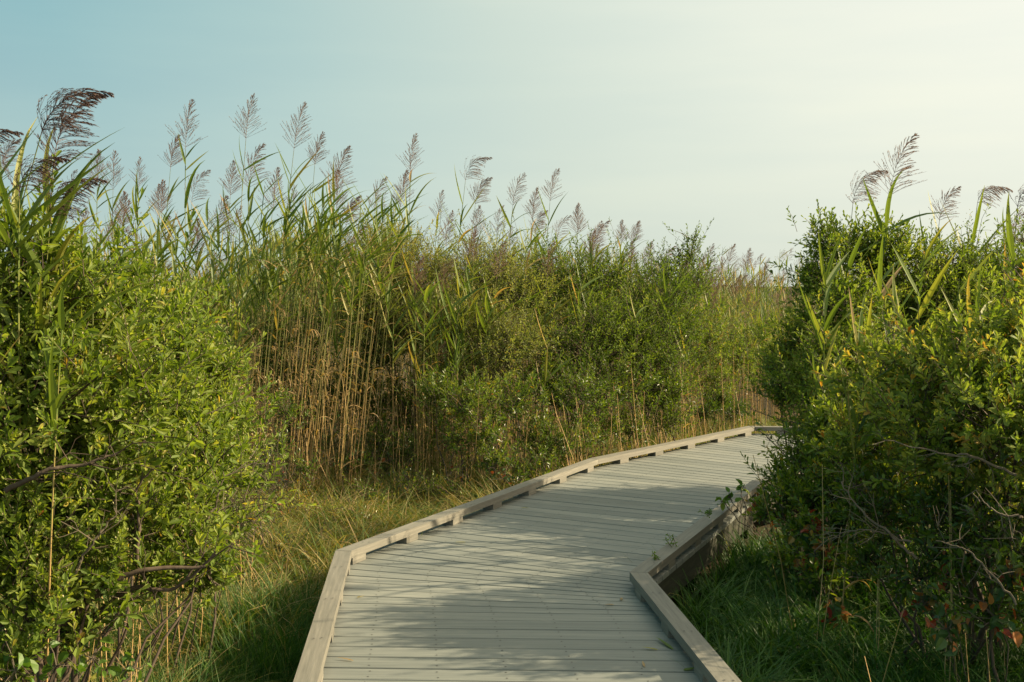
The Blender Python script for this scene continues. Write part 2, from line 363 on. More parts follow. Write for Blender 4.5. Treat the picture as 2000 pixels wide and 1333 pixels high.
along(bw, Lf0, Lf, 'fascia_beam', -.185, -TH - .002, M['beam'], 4.9)
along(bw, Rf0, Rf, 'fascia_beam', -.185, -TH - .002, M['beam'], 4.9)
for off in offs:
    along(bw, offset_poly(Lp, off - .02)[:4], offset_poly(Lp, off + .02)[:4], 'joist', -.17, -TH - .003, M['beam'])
for P, sd in ((Lp, 1), (Rp, -1)):
    for k in range(1, 4):
        for f in (0, .5):
            if k == 3 and f: continue
            c0 = P[k] + (P[min(k + 1, 4)] - P[k]) * f; d = nrm(P[min(k + 1, 4)] - P[k]); n = np.array([d[1], -d[0]]) * sd
            c0 = c0 + n * .12
            q = [c0 + d * .07 + n * .0, c0 - d * .02, c0 - d * .02 + n * .09, c0 + d * .07 + n * .09]
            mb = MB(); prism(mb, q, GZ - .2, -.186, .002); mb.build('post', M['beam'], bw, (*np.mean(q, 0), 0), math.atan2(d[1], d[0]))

def poly_contains(poly, x, y):
    inside = np.zeros(np.shape(x), bool); n = len(poly)
    for k in range(n):
        x1, y1 = poly[k]; x2, y2 = poly[(k + 1) % n]
        c = ((y1 > y) != (y2 > y)) & (x < (x2 - x1) * (y - y1) / (y2 - y1 + 1e-12) + x1)
        inside ^= c
    return inside
DECK = np.concatenate([Lp, Rp[::-1]])
def on_deck(x, y, grow=0.0):
    if not grow: return poly_contains(DECK, x, y)
    G = np.concatenate([offset_poly(Lp, -grow), offset_poly(Rp, grow)[::-1]])
    return poly_contains(G, x, y)

# ------------------------------------------------------------------ reeds
WIND = np.array([1.0, .15, 0.0])
def culm(h, lean, rg, bend=.15, n=12):
    t = np.linspace(0, 1, n); a = rg.uniform(0, 6.28); k = rg.uniform(.2, 1) * bend * .25
    x = lean[0] * h * t + bend * WIND[0] * h * .12 * t ** 3 + k * np.sin(a + t * 3.2) * h * .07; y = lean[1] * h * t + k * np.cos(a + t * 2.7) * h * .07
    return np.stack([x - x[0], y - y[0], h * t * (1 - .02 * t)], 1)
def plume_geo(mb, P0, D0, length, rg, droop=.5, wind=1.0, full=1.0, nlev=15, thick=1.0):
    up = np.array([0, 0, 1.]); ax = [P0]; D = nrm(np.asarray(D0, float)); ds = []
    for k in range(nlev):
        ds.append(D); ax.append(ax[-1] + D * length / nlev)
        D = nrm(D + (WIND * wind * .9 - up * .5) * droop / nlev * (1 + 1.4 * k / nlev) * 1.15)
    ax = np.array(ax); ds.append(D); tube(mb, ax, np.linspace(.0022, .0008, len(ax)) * thick, 3, .7)
    P, DD, LL = [], [], []
    for k in range(1, nlev + 1):
        f = k / nlev; nb = int(round((6 if f < .5 else 5 if f < .85 else 4) * full))
        bl = length * (.50 * (1 - f) ** .9 + .06) * min(1, .7 + f * 3)
        for q in range(nb):
            th = rg.uniform(0, 6.28); d = np.asarray(ds[k]); s1 = nrm(np.cross(d, [.3, .9, .2])); s2 = np.cross(d, s1)
            P.append(ax[k]); DD.append(nrm(d * 1.0 + (s1 * math.cos(th) + s2 * math.sin(th)) * rg.uniform(.75, 1.25) * (1.45 - .95 * f) + WIND * wind * (.02 + .3 * droop))); LL.append(bl * rg.uniform(.6, 1.1))
    P = np.array(P); DD = np.array(DD); LL = np.array(LL); n = len(P)
    bend = (WIND * wind * .5 - up * .5) * droop + up * .25 * max(0, .6 - droop)
    st = 7; cur = P; d = DD; SP, SD = [], []; pts = [P]
    for k in range(st):
        nxt = cur + d * (LL / st)[:, None]; d = nrm(d + bend * 1.6 / st * (1 + k / st)); cur = nxt; pts.append(cur)
        for rep in range((0, 1, 3, 4, 5, 6, 6)[k]):
            sd = nrm(d + rg.normal(0, .18, (n, 3))); SP.append(cur - d * (LL / st)[:, None] * rg.uniform(0, 1, (n, 1))); SD.append(sd)
    tubes3(mb, pts[0], pts[st // 2], pts[-1], .0011 * thick, .0006 * thick, .45)
    SP = np.concatenate(SP); SD = np.concatenate(SD); m = len(SP)
    leaves(mb, SP, SD, rg.normal(0, 1, (m, 3)), rg.uniform(.010, .020, m) * length / .36, rg.uniform(.0018, .0030, m) * thick, rg.uniform(0, 1, m),
           (np.array([[0, 0, 0], [.45, .5, 0], [1, 0, 0], [.45, -.5, 0]]), np.array([[0, 1, 2, 3]])))
def make_reed(h, rg, lean=(0, 0), nleaf=12, leaf_len=.42, leaf_w=.021, plume=.36, droop=.5, bare=.42, bend=.15, wind=1.0, dry=.0, pfull=1.0, dead=3, thick=1.0, split=True):
    st, fo, pl = MB(), MB(), MB()
    hs = h - plume * .85
    P = culm(hs, lean, rg, bend)
    rad = np.linspace(.0052, .0022, len(P)) * thick; vt = np.linspace(.75, .15 if dry < .5 else .8, len(P)) + rg.uniform(-.15, .15)
    tube(st, P, rad, 5, np.clip(vt, 0, 1))
    T = nrm(np.gradient(P, axis=0))
    def at(f):
        x = np.array([np.interp(f, np.linspace(0, 1, len(P)), P[:, k]) for k in range(3)]).T
        d = np.array([np.interp(f, np.linspace(0, 1, len(P)), T[:, k]) for k in range(3)]).T; return x, nrm(d)
    if nleaf:
        f = np.sort(rg.uniform(bare, .985, nleaf)); x, d = at(f)
        sgn = np.where(np.arange(nleaf) % 2 == 0, 1, -1); az = rg.normal(0, .75, nleaf) + rg.uniform(-.5, .5)
        side = np.stack([np.cos(az) * sgn + .35 * wind, np.sin(az) * sgn, np.zeros(nleaf)], 1)
        el = rg.uniform(.38, .88, nleaf); D = nrm(d * 1.0 + side * np.tan(el)[:, None])
        L = leaf_len * rg.uniform(.65, 1.2, nleaf) * np.interp(f, [bare, .65, .9, 1], [.8, 1.1, .95, .6])
        var = np.clip(rg.normal(.38, .16, nleaf) + dry * .5 + np.where(rg.uniform(0, 1, nleaf) < .08, .35, 0), 0, 1)
        blades(fo, x, D, L, leaf_w * rg.uniform(.7, 1.15, nleaf), rg.uniform(.1, 1.2, nleaf) ** 1.3, var, 7, rg, WIND * wind * .6, rg.choice([0, .12, .35]))
        tubes3(fo, x - d * .10, x - d * .05, x + d * .0, .0042 * thick, .0046 * thick, .4)      # sheaths
    if dead:
        f = rg.uniform(.12, max(.2, bare + .1), dead); x, d = at(f); az = rg.uniform(0, 6.28, dead)
        D = nrm(d * .7 + np.stack([np.cos(az), np.sin(az), np.zeros(dead)], 1))
        blades(fo, x, D, rg.uniform(.15, .34, dead), leaf_w * .55, rg.uniform(1.5, 4, dead), rg.uniform(.82, 1, dead), 6, rg)
    if plume > 0:
        plume_geo(pl, P[-1], T[-1], plume, rg, droop, wind, pfull, thick=max(1, thick * .9))
    return st, fo, pl
reed_n = 0
def place_reed(px, py, y, rg, label, group, **kw):
    """a reed whose tip shows at that pixel, rooted y metres off"""
    global reed_n
    tip = at_y(px, py, y); base_y = y; g = float(gheight(tip[0], y)); h = tip[2] - g
    lean = kw.pop('lean', (rg.uniform(-.03, .07), 0)); bend = kw.get('bend', .15)
    plm = kw.get('plume', .36); dr = kw.get('droop', .5)
    bx = tip[0] - lean[0] * h - bend * .12 * h - .3 * plm * dr
    sd = int(rg.integers(1 << 30)); hh = h
    for it in range(3):
        parts = make_reed(hh, np.random.default_rng(sd), lean=lean, **kw)
        src = parts[2] if not parts[2].empty() else parts[1]
        V = np.concatenate(src.v); k_ = V[:, 2].argmax(); dx = tip[0] - (bx + V[k_, 0]); dz = tip[2] - (g - .02 + V[k_, 2])
        if it < 2: bx += dx; hh += dz
    t = thing('reed', label, 'reed', (bx, base_y, g - .02), group)
    for mb, nm, mt in zip(parts, ('stem', 'foliage', 'plume'), ('reed_stem', 'reed_leaf', 'plume')):
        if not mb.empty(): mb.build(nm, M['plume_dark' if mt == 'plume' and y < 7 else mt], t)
    reed_n += 1
    return t
def copy_tree(o, loc, rz, sc_, label=None, group=None, noplume=False):
    c = o.copy(); col.objects.link(c); c.location = loc; c.rotation_euler = (0, 0, rz); c.scale = sc_
    if label: c['label'] = label
    if group: c['group'] = group
    for ch in o.children:
        if noplume and ch.name.startswith('plume'): continue
        k = ch.copy(); col.objects.link(k); k.parent = c
    return c

# reeds whose plumes stand out against the sky: tip px, tip py, distance, label, extra
R1 = dict(leaf_len=.52, leaf_w=.036)
SPECIAL = [
    (375, 193, 11.0, 'tall reed with a pale plume, second tallest left of the three high plumes', dict(plume=.46, droop=.15, nleaf=15, **R1)),
    (497, 180, 11.2, 'tallest reed in the left bed, its plume the highest of the middle reeds', dict(plume=.44, droop=.12, nleaf=14, **R1)),
    (596, 197, 11.2, 'tall reed with wide feathery plume, rightmost of the three highest in the left bed', dict(plume=.46, droop=.15, nleaf=14, lean=(.07, 0), **R1)),
    (683, 283, 11.4, 'reed with a dense reddish plume above a fan of long leaves', dict(plume=.46, droop=.25, nleaf=20, pfull=1.4, **R1)),
    (812, 258, 12.4, 'lone tall reed standing clear above the round olive bush', dict(plume=.42, droop=.15, nleaf=8, bare=.6, **R1)),
    (930, 302, 13.2, 'reed with plume blown to the right, right of the lone tall reed', dict(plume=.44, droop=.9, nleaf=12, **R1)),
    (1025, 335, 14.3, 'reed with pale plume, left of a pair above the middle bushes', dict(plume=.44, droop=.3, nleaf=14, **R1)),
    (1093, 328, 14.3, 'reed with pale plume, right of a pair above the middle bushes', dict(plume=.42, droop=.2, nleaf=12, **R1)),
    (755, 343, 13.0, 'shorter reed with a loose pale plume beside the lone tall reed', dict(plume=.42, droop=.3, nleaf=8, **R1)),
    (516, 278, 12.0, 'reed with a broad purple plume just under the tallest plume', dict(plume=.5, droop=.35, nleaf=12, pfull=1.3, **R1)),
    (1790, 258, 8.0, 'tallest reed over the right bushes with an open upright plume', dict(plume=.48, droop=.35, nleaf=10, **R1)),
    (1722, 330, 8.4, 'reed with a nodding dark plume rising left of the tallest on the right', dict(plume=.40, droop=.9, nleaf=9, **R1)),
    (1880, 362, 9.4, 'small pale plumed reed above the right bushes', dict(plume=.34, droop=.5, nleaf=10, **R1)),
    (1940, 362, 9.0, 'reed whose plume bends flat to the right over the right bushes', dict(plume=.36, droop=1.7, nleaf=12, **R1)),
    (1998, 405, 9.2, 'reed with a pale plume at the right edge of the picture', dict(plume=.38, droop=.6, nleaf=8, **R1)),
    (2040, 345, 6.6, 'near reed with dark drooping plume reaching in from the right edge', dict(plume=.40, droop=1.6, nleaf=6, **R1)),
    (160, 168, 4.5, 'near reed with large dark plume blown far to the right, left edge', dict(plume=.34, droop=1.0, nleaf=9, leaf_len=.52, leaf_w=.036, bare=.6, pfull=1.3, bend=.5, lean=(.12, 0))),
    (190, 182, 4.7, 'near reed with large dark plume standing taller, beside the bent one', dict(plume=.36, droop=.6, nleaf=9, leaf_len=.52, leaf_w=.036, bare=.6, pfull=1.3, bend=.3)),
    (178, 345, 4.6, 'near reed with a low dark plume among broad crossing leaves', dict(plume=.30, droop=1.1, nleaf=12, leaf_len=.52, leaf_w=.036, bare=.6, pfull=1.1)),
    (60, 300, 4.4, 'near reed with broad leaves and hidden plume at the left edge', dict(plume=.26, droop=1.2, nleaf=14, leaf_len=.6, leaf_w=.042, bare=.55)),
    (0, 250, 4.3, 'near reed cut by the left edge, broad leaves only', dict(plume=.25, droop=1.2, nleaf=12, leaf_len=.6, leaf_w=.042, bare=.55)),
    (1640, 440, 7.4, 'leafy reed with no plume in front of the right back bush', dict(plume=0, nleaf=14, **R1)),
    (1760, 470, 6.6, 'leafy reed with yellowing blades among the right bushes', dict(plume=0, nleaf=14, dry=.35, **R1)),
    (1900, 520, 6.4, 'leafy green reed deep in the right bushes', dict(plume=0, nleaf=14, **R1)),
    (1970, 560, 6.0, 'leafy reed with one long level blade near the right edge', dict(plume=0, nleaf=12, **R1)),
    (1700, 500, 7.0, 'leafy reed crossed by a drooping blade, left part of the right bushes', dict(plume=0, nleaf=14, **R1)),
    (1830, 430, 7.6, 'upright leafy reed just left of the small pale plume', dict(plume=0, nleaf=12, **R1)),
    (1860, 560, 5.6, 'near leafy reed with yellow tips above the big right bush', dict(plume=0, nleaf=12, dry=.3, **R1)),
    (1950, 470, 7.4, 'leafy green reed rising beside the bent plume on the right', dict(plume=0, nleaf=13, **R1)),
    (1670, 560, 6.0, 'tall blade fan in front of the left end of the right bushes', dict(plume=0, nleaf=11, **R1)),
    (140, 560, 4.2, 'young reed with few upright blades in the left front bush', dict(plume=0, nleaf=6, leaf_len=.34, leaf_w=.028, bare=.6)),
    (255, 590, 4.6, 'young reed with blades leaning right in the left front bush', dict(plume=0, nleaf=5, leaf_len=.34, leaf_w=.026, bare=.65)),
]
rg = np.random.default_rng(11)
for px, py, y, lab, kw in SPECIAL: place_reed(px, py, y, rg, lab, 'reeds', **kw)
# further plumes of the skyline, described by the stretch they stand in
SKY = [(190, 290, 13), (222, 292, 14), (272, 305, 14), (310, 358, 13), (350, 262, 12.6), (385, 425, 11.6), (405, 330, 12.2), (455, 312, 13), (440, 380, 12), (470, 400, 11.6),
       (545, 325, 12.4), (575, 360, 12), (630, 255, 12.6), (660, 330, 12), (705, 380, 12.2), (715, 440, 11.6), (250, 390, 12.6), (330, 420, 12), (40, 270, 12.5), (100, 300, 13), (150, 330, 13),
       (795, 330, 14), (865, 370, 15), (885, 410, 14.5), (960, 345, 15), (985, 400, 15), (1050, 365, 15), (1130, 395, 15.5), (1110, 420, 15), (1070, 410, 15.6), (935, 400, 14),
       (1190, 430, 17), (1215, 428, 18), (1250, 430, 17.5), (1275, 470, 19), (1235, 470, 17), (1160, 450, 16), (1395, 475, 20), (1435, 475, 20), (1465, 483, 21), (1375, 500, 19),
       (1500, 530, 25), (1530, 522, 24), (1480, 530, 25), (1560, 545, 25), (1410, 500, 19), (1345, 500, 18), (1545, 560, 22), (1320, 480, 18)]
def zone(px):
    if px < 330: return 'slender plumed reed behind the left front bush, against the sky', 'reeds behind the left bush'
    if px < 730: return 'plumed reed in the tall left bed around the three highest plumes', 'plumed reeds of the tall left bed'
    if px < 1150: return 'plumed reed rising behind the middle olive bushes', 'plumed reeds behind the middle bushes'
    return 'small distant plumed reed towards the far bend', 'distant plumed reeds'
protos = []
for px, py, y in SKY:
    lab, grp = zone(px)
    t = place_reed(px, py, y, rg, lab, grp, plume=rg.uniform(.36, .48), droop=rg.choice([.03, .1, .2, .5]), nleaf=int(rg.integers(9, 14)), leaf_len=.5, leaf_w=.034, dry=rg.choice([0, 0, .2]), pfull=rg.uniform(.7, 1.9), bare=rg.uniform(.5, .72))
    if 11 < y < 15: protos.append((t, at_y(px, py, y)[2] - GZ))
env_x = [0, 190, 350, 500, 600, 690, 760, 860, 1000, 1100, 1200, 1300, 1400, 1500, 1600]
env_y = [300, 330, 290, 260, 270, 340, 400, 420, 400, 410, 450, 490, 500, 540, 560]
def front_y(px):          # distance of the front row of the reed bed
    return np.interp(px, [100, 480, 650, 900, 1000, 1100, 1340, 1450, 1600], [9.5, 10.2, 10.3, 10.8, 12.6, 13.2, 14.4, 14.8, 16])
def zone2(px):
    if px < 490: return 'green leafed reed standing close behind the left front bush', 'leafy reeds behind the left bush'
    if px < 900: return 'reed with long bare tan stem in the open thicket left of the middle bushes', 'bare stemmed reeds of the open thicket'
    if px < 1330: return 'reed standing half hidden behind the middle bushes', 'half hidden reeds behind the middle bushes'
    return 'reed in the golden stand where the boardwalk bends away', 'reeds of the golden stand by the bend'
for px, tip_y, y, nl in [(778, 470, 11.0, 9), (735, 560, 10.8, 7), (850, 520, 11.0, 7), (905, 560, 11.1, 8), (985, 470, 11.3, 9), (1045, 600, 11.0, 6), (1085, 470, 11.6, 9), (1150, 520, 11.6, 9), (1175, 430, 12.0, 10),
                        (1230, 560, 11.6, 7), (1290, 520, 12.2, 9), (1320, 620, 12.2, 7), (930, 450, 11.6, 9), (1015, 440, 11.8, 9), (1345, 560, 13, 10)]:
    place_reed(px, tip_y, y, rg, 'leafy reed growing up through the front of the middle bushes', 'reeds growing through the middle bushes', plume=(.36 if px in (985, 1085, 1175, 930) else 0), nleaf=nl, leaf_len=.5, leaf_w=.032, bare=rg.uniform(.5, .72), dry=rg.choice([0, .2]), droop=.2)
bare_protos = []
for k in range(7):
    px = [512, 560, 607, 655, 700, 742, 640][k]; y = 10.5 + .15 * (k % 3); tip_y = [470, 430, 440, 400, 450, 500, 380][k]
    t = place_reed(px, tip_y, y, rg, 'reed with long bare tan stem in the open thicket left of the middle bushes', 'bare stemmed reeds of the open thicket', plume=0, nleaf=5, leaf_len=.44, leaf_w=.03, bare=rg.uniform(.74, .86), dead=4, lean=(rg.uniform(.05, .14), 0))
    bare_protos.append((t, at_y(px, tip_y, y)[2] - GZ))
rest = 300 - reed_n
for k in range(rest):
    u = rg.uniform()
    px = rg.uniform(480, 900) if u < .50 else rg.uniform(150, 480) if u < .62 else rg.uniform(1330, 1560) if u < .92 else rg.uniform(900, 1330)
    y = float(front_y(px)) + (rg.exponential(.7) if px < 1300 else rg.exponential(2))
    x = (px - 1000) / FPX * y
    topy = np.interp(px, env_x, env_y) + rg.exponential(85) + (50 if px < 900 else 20)
    h = at_y(px, topy, y)[2] - GZ
    if 480 < px < 800: topy = rg.uniform(310, 540)
    h = at_y(px, topy, y)[2] - GZ
    PR = bare_protos if 480 < px < 800 else protos
    t, hp = PR[rg.integers(len(PR))]; s_ = float(np.clip(h / hp, .45, 1.1))
    lab, grp = zone2(px)
    copy_tree(t, (x - (.25 if 480 < px < 800 else 0), y, GZ - .02), rg.uniform(-.6, .6) + (math.pi if rg.uniform() < .12 else 0), (min(1, s_ * 1.1), min(1, s_ * 1.1), s_), lab, grp, rg.uniform() < .72)
# the countless rest of the reed bed: one mass
def bed(name, label, n, xr, fy, depth, hmin, hmax, seed, pl=.5, bare=.6, nleaf=8):
    rg = np.random.default_rng(seed); parts = []
    for k in range(10):
        parts.append(make_reed(1.0 * rg.uniform(2.9, 3.3), rg, lean=(rg.uniform(-.04, .07), rg.uniform(-.03, .03)), nleaf=nleaf, leaf_len=.46, leaf_w=.032, plume=(.36 if rg.uniform() < pl else 0), bare=bare, pfull=.55, dead=3, dry=rg.choice([0, .1, .3])))
    big = [MB(), MB(), MB()]
    for k in range(n):
        px = rg.uniform(*xr); y = fy(px) + rg.uniform(*depth); x = (px - 1000) / FPX * y
        h = rg.uniform(hmin(px, y), hmax(px, y)); P = parts[rg.integers(10)]; a = rg.uniform(-.6, .6); c, s_ = math.cos(a), math.sin(a); sz = h / 3.1
        for q in range(3):
            if P[q].empty(): continue
            V = np.concatenate(P[q].v) * np.array([min(1, sz), min(1, sz), sz]); V = np.stack([V[:, 0] * c - V[:, 1] * s_, V[:, 0] * s_ + V[:, 1] * c, V[:, 2]], 1) + np.array([x, y, GZ - .02])
            base = big[q].n; off = 0
            big[q].v.append(V); big[q].a.append(np.concatenate(P[q].a)); big[q].n += len(V)
            pieces = P[q].f
            for f in pieces: big[q].f.append(f + base); big[q].m.append(np.full(len(f), q))
    tot = MB(); n0 = 0
    for q in range(3):
        if big[q].empty(): continue
        tot.v += big[q].v; tot.a += big[q].a; tot.f += [f + n0 for f in big[q].f]; tot.m += big[q].m; n0 += big[q].n
    tot.n = n0
    return tag(tot.build(name, [M['reed_stem'], M['reed_leaf'], M['plume']]), label, 'reeds', None, 'stuff')
def DYM(px): return float(np.interp(px, [200, 440, 520, 700, 900, 1200, 1400], [250, 250, 175, 165, 110, 60, 45]))
def topz(px, y, dy): return at_y(px, np.interp(px, env_x, env_y) + dy, y)[2] - GZ
bed('reed_bed', 'dense mass of green and tan reeds filling the marsh behind the front reeds', 1150, (-60, 1335), lambda px: float(front_y(px)) + (3.2 if 460 < px < 800 else .6), (0, 6),
    lambda px, y: max(1.6, topz(px, y, (40 if 470 < px < 900 else 120) + DYM(px))), lambda px, y: max(2.0, topz(px, y, DYM(px))), 5, .12)
bed('reed_bed', 'green and gold reed mass beyond the far bend of the boardwalk', 420, (1325, 1720), lambda px: float(front_y(px)) + .3, (0, 6),
    lambda px, y: max(1.6, topz(px, y, 110)), lambda px, y: max(2.0, topz(px, y, 15)), 16, .3, .32, 12)
bed('reed_bed', 'far thin line of reeds closing the marsh at the horizon', 1500, (-80, 2080), lambda px: 22.0, (0, 14), lambda px, y: 2.2, lambda px, y: 2.9, 15, .3)

# ------------------------------------------------------------------ shrubs
def lobe_noise(u, rg_):
    r = np.ones(len(u))
    for k in range(7):
        w = rg_.normal(0, 1, 3) * (2.2 + k * .8); r += .14 * np.sin(u @ w + rg_.uniform(0, 6.28))
    return r
def shrub(name, label, cat, group, lobes, base, dens=1.0, leaf=(.036, .014), mat='groundsel', buds=0, seed=1, per=15, twl=(.10, .2), tpl=LEAF6, varm=(.46, .19), px=True, shoots=.12, limb=.018, paths=(), pick=None, fill=.35, squash=.9):
    rg = np.random.default_rng(seed)
    Ls = []
    for lb in lobes:
        if px: X_, Y_, y, r = lb[:4]; c = at_y(X_, Y_, y); R_ = r / FPX * y; Ls.append((c, np.array([R_, R_ * (lb[4] if len(lb) > 4 else .9), R_ * squash])))
        else: Ls.append((np.array(lb[:3]), np.array(lb[3:6])))
    base = np.array([base[0], base[1], float(gheight(base[0], base[1]))])
    t = thing(name, label, cat, tuple(base), group)
    br, fo, bu, dry = MB(), MB(), MB(), MB()
    PS, DS, LN = [], [], []
    for c, R in Ls:
        # limb from the base to the lobe
        s = np.linspace(0, 1, 8)[:, None]; st = base + np.append(rg.normal(0, .16, 2), 0)
        mid = (st + c) / 2 + np.array([0, 0, -.12]) * np.linalg.norm(c - st) + rg.normal(0, .07, 3)
        P = (1 - s) ** 2 * st + 2 * s * (1 - s) * mid + s ** 2 * c + rg.normal(0, .02, (8, 3))
        tube(br, P, np.linspace(limb * rg.uniform(.55, 1.1), limb * .3, 8), 6)
        area = (R[0] * R[1] + R[0] * R[2] + R[1] * R[2]) * 4.19
        n = int(area * 230 * dens)
        u = nrm(rg.normal(0, 1, (n, 3))); 
        keep = (u[:, 2] > -.75) | (rg.uniform(0, 1, n) < .4); u = u[keep]; n = len(u)
        rr = lobe_noise(u, rg) * np.where(rg.uniform(0, 1, n) < fill, rg.uniform(.35, .85, n), rg.uniform(.8, 1.03, n))
        ex = rg.uniform(0, 1, n) < shoots; rr = rr + ex * rg.uniform(.03, .24, n) / R.mean()
        p = c + u * R * rr[:, None]
        # secondary branches
        nb = max(6, int(area * 16)); idx = rg.integers(0, n, nb); q = p[idx]; org = c + (q - c) * rg.uniform(0, .25, (nb, 1)) + np.array([0, 0, -.25]) * R[2]
        m_ = (org + q) / 2 + rg.normal(0, .03, (nb, 3)) - np.array([0, 0, .03])
        tubes3(br, org, m_, q, limb * .35, .0022)
        ln = rg.uniform(*twl, n) * (1 + .5 * ex)
        d = nrm(u * .75 + np.array([0, 0, .65]) + rg.normal(0, .38, (n, 3)))
        PS.append(p - d * ln[:, None] * .6); DS.append(d); LN.append(ln)
    PS = np.concatenate(PS); DS = np.concatenate(DS); LN = np.concatenate(LN)
    ok = (PS[:, 2] > GZ + .05) & ~(on_deck(PS[:, 0], PS[:, 1], .0) & (PS[:, 2] < .25))
    PS, DS, LN = PS[ok], DS[ok], LN[ok]; n = len(PS)
    side = rg.normal(0, .012, (n, 3))
    tubes3(br, PS - DS * (LN * .3)[:, None], PS + DS * (LN * .5)[:, None] + side, PS + DS * LN[:, None], .0022, .001)
    j = np.arange(per); f = (j + .5) / per; th = j * 2.4
    s1 = nrm(np.cross(DS, [.31, .72, .41])); s2 = np.cross(DS, s1); ph = rg.uniform(0, 6.28, (n, 1))
    rad = np.cos(th + ph)[..., None] * s1[:, None] + np.sin(th + ph)[..., None] * s2[:, None]
    P = PS[:, None] + DS[:, None] * (LN[:, None] * f * 1.02)[..., None]
    sprd = (1.05 - .6 * f)[None, :, None]
    D_ = nrm(DS[:, None] * (.55 + .5 * f)[None, :, None] + rad * sprd + np.array([0, 0, .05]) + rg.normal(0, .25, P.shape))
    N_ = DS[:, None] + rg.normal(0, .3, P.shape) + np.array([0, 0, .25])
    m_ = n * per
    L = rg.uniform(.6, 1.2, (n, per)) * leaf[0] * (1.1 - .45 * f)[None]; wd = L * leaf[1] / leaf[0] * rg.uniform(.8, 1.25, (n, per))
    var = np.clip(rg.normal(varm[0], varm[1] * .6, (n, 1)) + rg.normal(0, varm[1] * .6, (n, per)) + .18 * (f - .5)[None], 0, .97) + (rg.uniform(0, 1, (n, per)) < .008) * .3
    k_ = rg.uniform(0, 1, m_) < .93
    leaves(fo, P.reshape(-1, 3)[k_], D_.reshape(-1, 3)[k_], N_.reshape(-1, 3)[k_], L.ravel()[k_], wd.ravel()[k_], np.clip(var.ravel()[k_], 0, 1), tpl)
    if buds:
        nb = n * buds; tip = np.repeat(PS + DS * LN[:, None], buds, 0) + rg.normal(0, .016, (nb, 3)) + np.repeat(DS, buds, 0) * rg.uniform(-.03, .03, (nb, 1))
        selb = rg.uniform(0, 1, n) < .62; tip = tip[np.repeat(selb, buds)]; nb = len(tip)
        leaves(bu, tip - [0, 0, .003], np.tile([0, 0, 1.], (nb, 1)) + rg.normal(0, .4, (nb, 3)), rg.normal(0, 1, (nb, 3)), .010, .0055, rg.uniform(0, 1, nb), (np.array([[0, 0, 0], [.5, .5, 0], [.5, -.25, .4], [.5, -.25, -.4], [1, 0, 0]]), np.array([[0, 1, 2], [0, 2, 3], [0, 3, 1], [4, 2, 1], [4, 3, 2], [4, 1, 3]])))
    for pth, r0, pale in paths:          # limbs that the photograph shows bare
        P = np.array([at_y(*q) for q in pth]); tt = np.linspace(0, len(P) - 1, 22)
        C_ = np.array([np.interp(tt, np.arange(len(P)), P[:, q]) for q in range(3)]).T; C_[1:-1] = (C_[:-2] + 2 * C_[1:-1] + C_[2:]) / 4
        C_ += np.cumsum(rg.normal(0, .0022, C_.shape), 0) + rg.normal(0, .003, C_.shape)
        tb = MB() if pale else br; tube(tb, C_, np.linspace(r0, r0 * .35, 22), 7 if r0 > .01 else 5)
        m_ = 7; i0 = rg.integers(3, 21, m_); p0 = C_[i0]; d0 = nrm(nrm(C_[i0] - C_[i0 - 1]) + rg.normal(0, .6, (m_, 3))); l0 = rg.uniform(.08, .3, (m_, 1)) * (1 if r0 > .01 else .6)
        p1 = p0 + d0 * l0 * .5 + rg.normal(0, .012, (m_, 3)); p2 = p0 + nrm(d0 + rg.normal(0, .3, (m_, 3))) * l0
        tubes3(tb, p0, p1, p2, r0 * .4, .0012)
        p3 = np.repeat(p1, 2, 0); p4 = p3 + nrm(np.repeat(d0, 2, 0) + rg.normal(0, .6, (m_ * 2, 3))) * .09; tubes3(tb, p3, (p3 + p4) / 2 + rg.normal(0, .006, p3.shape), p4, .0016, .0008)
        if pale: tb.build('dry_twig', M['twig'], t)
    br.build('branches', M['bark'], t, smooth=True); fo.build('foliage', M[mat], t)
    if buds: bu.build('flower_buds', M['bud'], t)
    for ch in t.children: ch.location = -t.location
    return t
GB = dict(mat='groundsel', buds=5)
shrub('groundsel_bush', 'large light green bush filling the upper left edge below the near reeds', 'bush', 'left foreground bushes',
      [(40, 580, 4.7, 160), (150, 590, 5.0, 130), (215, 640, 5.2, 90), (20, 800, 4.5, 190), (180, 790, 4.7, 160), (-110, 660, 4.6, 170)], (-2.1, 4.7), 1.0, (.062, .024), seed=3, limb=.02, **GB)
shrub('groundsel_bush', 'light green bush sloping down right, between the left edge bush and tan stems', 'bush', 'left foreground bushes',
      [(295, 680, 5.8, 115), (400, 730, 6.2, 85), (435, 840, 5.9, 78), (310, 840, 5.4, 130), (430, 920, 5.8, 75), (320, 990, 5.4, 95), (410, 1010, 5.6, 50), (350, 610, 6.6, 65), (385, 900, 5.4, 80)], (-1.7, 5.5), 1.05, (.056, .021), seed=4, limb=.009, **GB)
